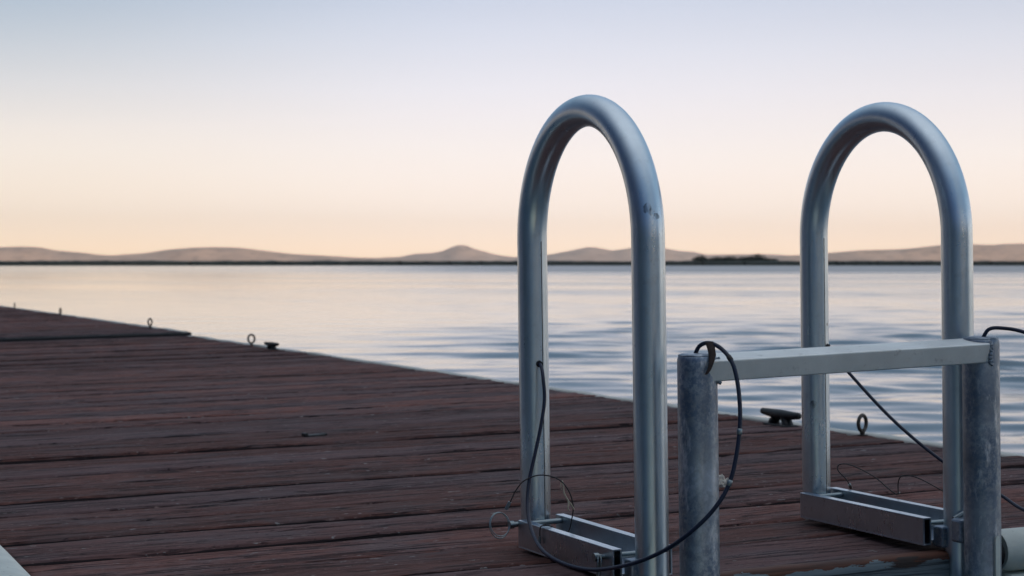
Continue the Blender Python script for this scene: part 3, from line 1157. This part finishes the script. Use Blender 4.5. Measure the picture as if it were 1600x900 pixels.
tag(c1, 'dark blue cable looping from the nearest hoop rail over the left ladder post', 'cable')


def loc(pts, o):
    return [(p[0] - o[0], p[1] - o[1], p[2] - o[2]) for p in pts]


m = MB()
m.tube(spline(loc(CL, CL[0]), 8), 0.0029, 12)
m.build('sheath', SHEATH, c1)
for q in (17, 18.6, 21.3):
    P = spline(CL, 8)
    i = int(q * 8)
    m = MB()
    a, b = Vector(P[i]) - Vector(CL[0]), Vector(P[i + 1]) - Vector(CL[0])
    d = (b - a).normalized()
    m.tube([a - d * 0.004, a - d * 0.0035, a + d * 0.0035, a + d * 0.004], [0.0030, 0.0036, 0.0036, 0.0030], 12)
    m.build('clamp', STEEL if q < 20 else WIRE, c1)
m = MB()
m.tube(loc([[1.219, 2.604, 0.289], [1.2175, 2.597, 0.289], [1.2165, 2.5925, 0.288]], CL[0]), 0.0052, 12)
m.build('grommet', WIRE, c1)

CR = [[1.760, 2.612, 0.298], [1.767, 2.600, 0.297], [1.770, 2.591, 0.289], [1.783, 2.553, 0.249], [1.814, 2.472, 0.174], [1.847, 2.379, 0.111], [1.876, 2.288, 0.072], [1.873, 2.223, 0.054], [1.872, 2.136, 0.047], [1.875, 2.07, 0.089], [1.873, 2.04, 0.168], [1.849, 2.052, 0.262], [1.814, 2.08, 0.318], [1.779, 2.107, 0.338], [1.757, 2.128, 0.344], [1.742, 2.141, 0.3425], [1.734, 2.147, 0.328]]
c2 = empty('cable', CR[0])
tag(c2, 'dark cable running behind the crossbar and over the right ladder post', 'cable')
m = MB()
m.tube(spline(loc(CR, CR[0]), 8), 0.0028, 12)
m.build('sheath', SHEATH, c2)
m = MB()
m.tube(loc([[1.762, 2.606, 0.298], [1.7655, 2.601, 0.2975], [1.768, 2.597, 0.296]], CR[0]), 0.005, 12)
m.build('grommet', WIRE, c2)


def lanyard(pts, label, ferrules, tail=None):
    o = empty('lanyard', pts[0])
    tag(o, label, 'lanyard', 'thin wire lanyards on the rail bases')
    m = MB()
    m.tube(spline(loc(pts, pts[0]), 7), 0.0010, 8)
    m.build('wire', WIRE, o)
    for (a, b) in ferrules:
        f = MB()
        a, b = loc([a, b], pts[0])
        f.tube([a, b], 0.0028, 10)
        f.build('ferrule', STEEL, o)
    return o


LA = [[1.152, 2.582, 0.066], [1.158, 2.578, 0.079], [1.163, 2.576, 0.090], [1.167, 2.552, 0.109], [1.173, 2.506, 0.123], [1.189, 2.477, 0.12], [1.204, 2.47, 0.103], [1.215, 2.475, 0.077], [1.214, 2.48, 0.052], [1.210, 2.484, 0.035], [1.196, 2.484, 0.030], [1.186, 2.487, 0.044], [1.175, 2.487, 0.0475], [1.165, 2.487, 0.046], [1.1635, 2.487, 0.030], [1.1645, 2.487, 0.024]]
lanyard(LA, 'thin wire loop with a split ring on the left base of the nearest hoop', [([1.150, 2.583, 0.062], [1.1555, 2.580, 0.074]), ([1.1635, 2.487, 0.032], [1.1625, 2.487, 0.021])])
LB = [[1.813, 2.601, 0.052], [1.806, 2.597, 0.058], [1.794, 2.588, 0.068], [1.782, 2.594, 0.083], [1.785, 2.593, 0.093], [1.791, 2.568, 0.094], [1.808, 2.527, 0.078], [1.82, 2.499, 0.058], [1.826, 2.486, 0.050]]
lanyard(LB, 'thin wire bow over the right hoop base, the one nearer its upright', [([1.8145, 2.603, 0.049], [1.808, 2.598, 0.0565])])
LC = [[1.829, 2.487, 0.050], [1.829, 2.486, 0.073], [1.825, 2.466, 0.085], [1.834, 2.439, 0.083], [1.850, 2.397, 0.066], [1.855, 2.380, 0.058]]
lanyard(LC, 'thin wire bow over the right hoop base, the one running to the ladder post', [])

# scraps caught on the cable, the wire and the boards
m = MB()


def scrap(mb, path, widths, nrm, seed):
    V, F = [], []
    for i, (p, w) in enumerate(zip(path, widths)):
        p = Vector(p)
        for s in (-1, -0.3, 0.4, 1):
            j = 0.25 * w * noise.noise(Vector((i * 1.3, s * 2, seed)))
            V.append(p + Vector(nrm) * (s * w + j) + Vector((0.002 * noise.noise(Vector((i, s, seed + 4))), -0.0016 * (1 - s * s) + 0.002 * noise.noise(Vector((i, s, seed + 9))), 0)))
    for i in range(len(path) - 1):
        for k in range(3):
            F.append((i * 4 + k, i * 4 + k + 1, i * 4 + k + 5, i * 4 + k + 4))
    nb = len(V)
    V2 = [v + Vector((0, 0.0009, 0.0003)) for v in V]
    rim = [(i * 4, (i + 1) * 4) for i in range(len(path) - 1)] + [(i * 4 + 7, i * 4 + 3) for i in range(len(path) - 1)]
    mb.add(V + V2, F + [tuple(nb + q for q in reversed(f)) for f in F] + [(a, b, b + nb, a + nb) for a, b in rim], True)


wo_ = Vector((1.238, 2.086, 0.338))
scrap(m, loc([[1.239, 2.099, 0.342], [1.238, 2.092, 0.334], [1.236, 2.086, 0.325], [1.232, 2.082, 0.315], [1.227, 2.080, 0.306], [1.2225, 2.080, 0.300]], wo_), [0.0058, 0.0056, 0.0048, 0.0035, 0.0028, 0.0018], (0.85, -0.4, 0.12), 3)
o = m.build('weed_scrap', LEAF, None, Matrix.Translation(wo_))
tag(o, 'shrivelled dark brown scrap hanging from the cable on the left post', 'scrap')

m = MB()
so = Vector((1.197, 2.472, 0.112))
m.tube(spline(loc([[1.1955, 2.473, 0.117], [1.1970, 2.471, 0.108], [1.1975, 2.470, 0.098], [1.202, 2.468, 0.088], [1.208, 2.468, 0.080], [1.213, 2.468, 0.072]], so), 4), 0.0012, 6)
m.tube(spline(loc([[1.203, 2.468, 0.087], [1.2035, 2.467, 0.080], [1.202, 2.467, 0.075], [1.2045, 2.467, 0.0705]], so), 4), 0.0012, 6)
m.tube(spline(loc([[1.1945, 2.473, 0.116], [1.1925, 2.472, 0.108], [1.194, 2.472, 0.103]], so), 4), 0.0006, 6)
o = m.build('dry_stalk', STRAW, None, Matrix.Translation(so))
tag(o, 'pale dry stalk dangling from the thin wire loop', 'stalk')

m = MB()
bm = bmesh.new()
bmesh.ops.create_icosphere(bm, subdivisions=3, radius=1)
for v in bm.verts:
    q = v.co.copy()
    s = 1 + 0.9 * noise.noise(q * 1.9 + Vector((3, 1, 4))) + 0.3 * noise.noise(q * 5)
    v.co = Vector((q.x * 0.0125 * s, q.y * 0.008 * s, q.z * 0.0125 * s + 0.011))
bm.verts.index_update()
m.add([v.co.copy() for v in bm.verts], [tuple(v.index for v in f.verts) for f in bm.faces], False)
bm.free()
po_ = Vector((1.815, 3.033, -0.002))
o = m.build('paper_scrap', PAPER, None, Matrix.Translation(po_))
tag(o, 'crumpled off white scrap on the deck beside the left ladder post', 'scrap')

m = MB()
m.box((-0.034, -0.016, 0.0), (0.030, 0.014, 0.010), 0.004)
m.box((-0.044, -0.010, 0.003), (-0.028, 0.010, 0.017), 0.004)
m.box((0.018, -0.012, 0.004), (0.040, 0.008, 0.012), 0.003)
o = m.build('wood_chip', CHIP, None, Matrix.Translation((1.428, 4.42, 0.0)) @ Matrix.Rotation(0.15, 4, 'Z') @ Matrix.Diagonal((0.78, 1.0, 0.75, 1)))
tag(o, 'small black chip lying on the middle of the near deck', 'chip')


# ------------------------------------------------------------------ mooring hardware along the right edge
def copy_tree(o, parent=None):
    c = o.copy()
    COL.objects.link(c)
    if parent:
        c.parent = parent
    for ch in [x for x in bpy.data.objects if x.parent == o]:
        copy_tree(ch, c)
    return c


def eye_bolt():
    root = empty('eye_bolt', (0, 0, 0))
    m = MB()
    rx, rz = 0.0175, 0.0195
    pts = []
    for a in np.linspace(R(-78), R(258), 40):
        pts.append((rx * math.cos(a), 0, 0.031 + rz * math.sin(a)))
    m.tube(pts, 0.0047, 12)
    m.tube([(0, 0, -0.03), (0, 0, 0.004), (0, 0, 0.0125)], [0.0055, 0.0058, 0.0068], 12)
    m.build('eye', RUSTY, root)
    w = MB()
    w.tube([(0, 0, -0.001), (0, 0, 0.003)], 0.013, 18)
    w.build('washer', RUSTY, root)
    return root


e0 = eye_bolt()
eyes = [(2.612, 3.700, R(22), 1.0, 'steel eye bolt standing in the deck edge below the crossbar'),
        (2.611, 9.15, R(14), 1.12, 'round eye bolt in the deck edge beside the farther black cleat'),
        (2.611, 11.50, R(40), 1.12, 'eye bolt just past the dark gap between the dock sections'),
        (2.612, 14.70, R(60), 1.05, 'eye bolt far down the deck edge, second from the left frame edge'),
        (2.612, 17.05, R(74), 1.0, 'tiny eye bolt farthest down the deck edge, at the left')]
for i, (x, y, rz, s, lab) in enumerate(eyes):
    o = e0 if i == 0 else copy_tree(e0)
    o.matrix_world = DOCK @ Matrix.Translation((x, y, 0.001 if y < 10.6 else 0.020)) @ Matrix.Rotation(rz, 4, 'Z') @ Matrix.Scale(s, 4)
    tag(o, lab, 'eye bolt', 'eye bolts along the dock edge')


def cleat():
    root = empty('mooring_cleat', (0, 0, 0))
    m = MB()
    ys = np.linspace(-0.085, 0.085, 25)
    pts = [(0, y, 0.0275 + 0.003 * abs(y / 0.085) ** 1.6) for y in ys]
    rs = [0.0122 - 0.0046 * abs(y / 0.085) ** 1.4 for y in ys]
    pts = [(0, -0.0875, 0.0307)] + pts + [(0, 0.0875, 0.0307)]
    rs = [0.003] + rs + [0.003]
    m.tube(pts, rs, 14)
    m.build('horn', IRON, root)
    for s in (-1, 1):
        l = MB()
        l.tube([(0, s * 0.034, 0.0), (0, s * 0.030, 0.012), (0, s * 0.025, 0.016), (0, s * 0.022, 0.0275)], [0.0155, 0.0125, 0.0115, 0.0125], 14)
        l.build('leg', IRON, root)
    b = MB()
    b.box((-0.019, -0.052, 0.0), (0.019, 0.052, 0.006), 0.0025)
    b.build('base', IRON, root)
    return root


k0 = cleat()
cl = [(2.594, 4.043, R(-3), 1.12, 'black mooring cleat on the deck edge right of the left ladder post'),
      (2.592, 8.72, R(5), 1.0, 'small distant black mooring cleat beside a round eye bolt')]
for i, (x, y, rz, s, lab) in enumerate(cl):
    o = k0 if i == 0 else copy_tree(k0)
    o.matrix_world = DOCK @ Matrix.Translation((x, y, -0.003)) @ Matrix.Rotation(rz, 4, 'Z') @ Matrix.Scale(s, 4)
    tag(o, lab, 'cleat', 'mooring cleats along the dock edge')

# ------------------------------------------------------------------ evening haze over the lake
hz = MB()
B = 12600.0
hm = bpy.data.materials.new('evening_haze')
hm.use_nodes = True
ht = hm.node_tree
ht.nodes.clear()
hout = N(ht, 'ShaderNodeOutputMaterial')
hv = N(ht, 'ShaderNodeVolumePrincipled')
hv.inputs['Color'].default_value = (1.0, 0.955, 0.91, 1)
hv.inputs['Density'].default_value = 0.00005
hv.inputs['Anisotropy'].default_value = 0.6
ht.links.new(hv.outputs[0], hout.inputs['Volume'])
hz.box((-B, -B, -5.0), (B, B, 320.0))
ho = hz.build('haze', hm)
ho.matrix_world = Matrix()
ho['kind'] = 'stuff'
ho['label'] = 'thin evening haze over the lake and hills'
ho['category'] = 'haze'
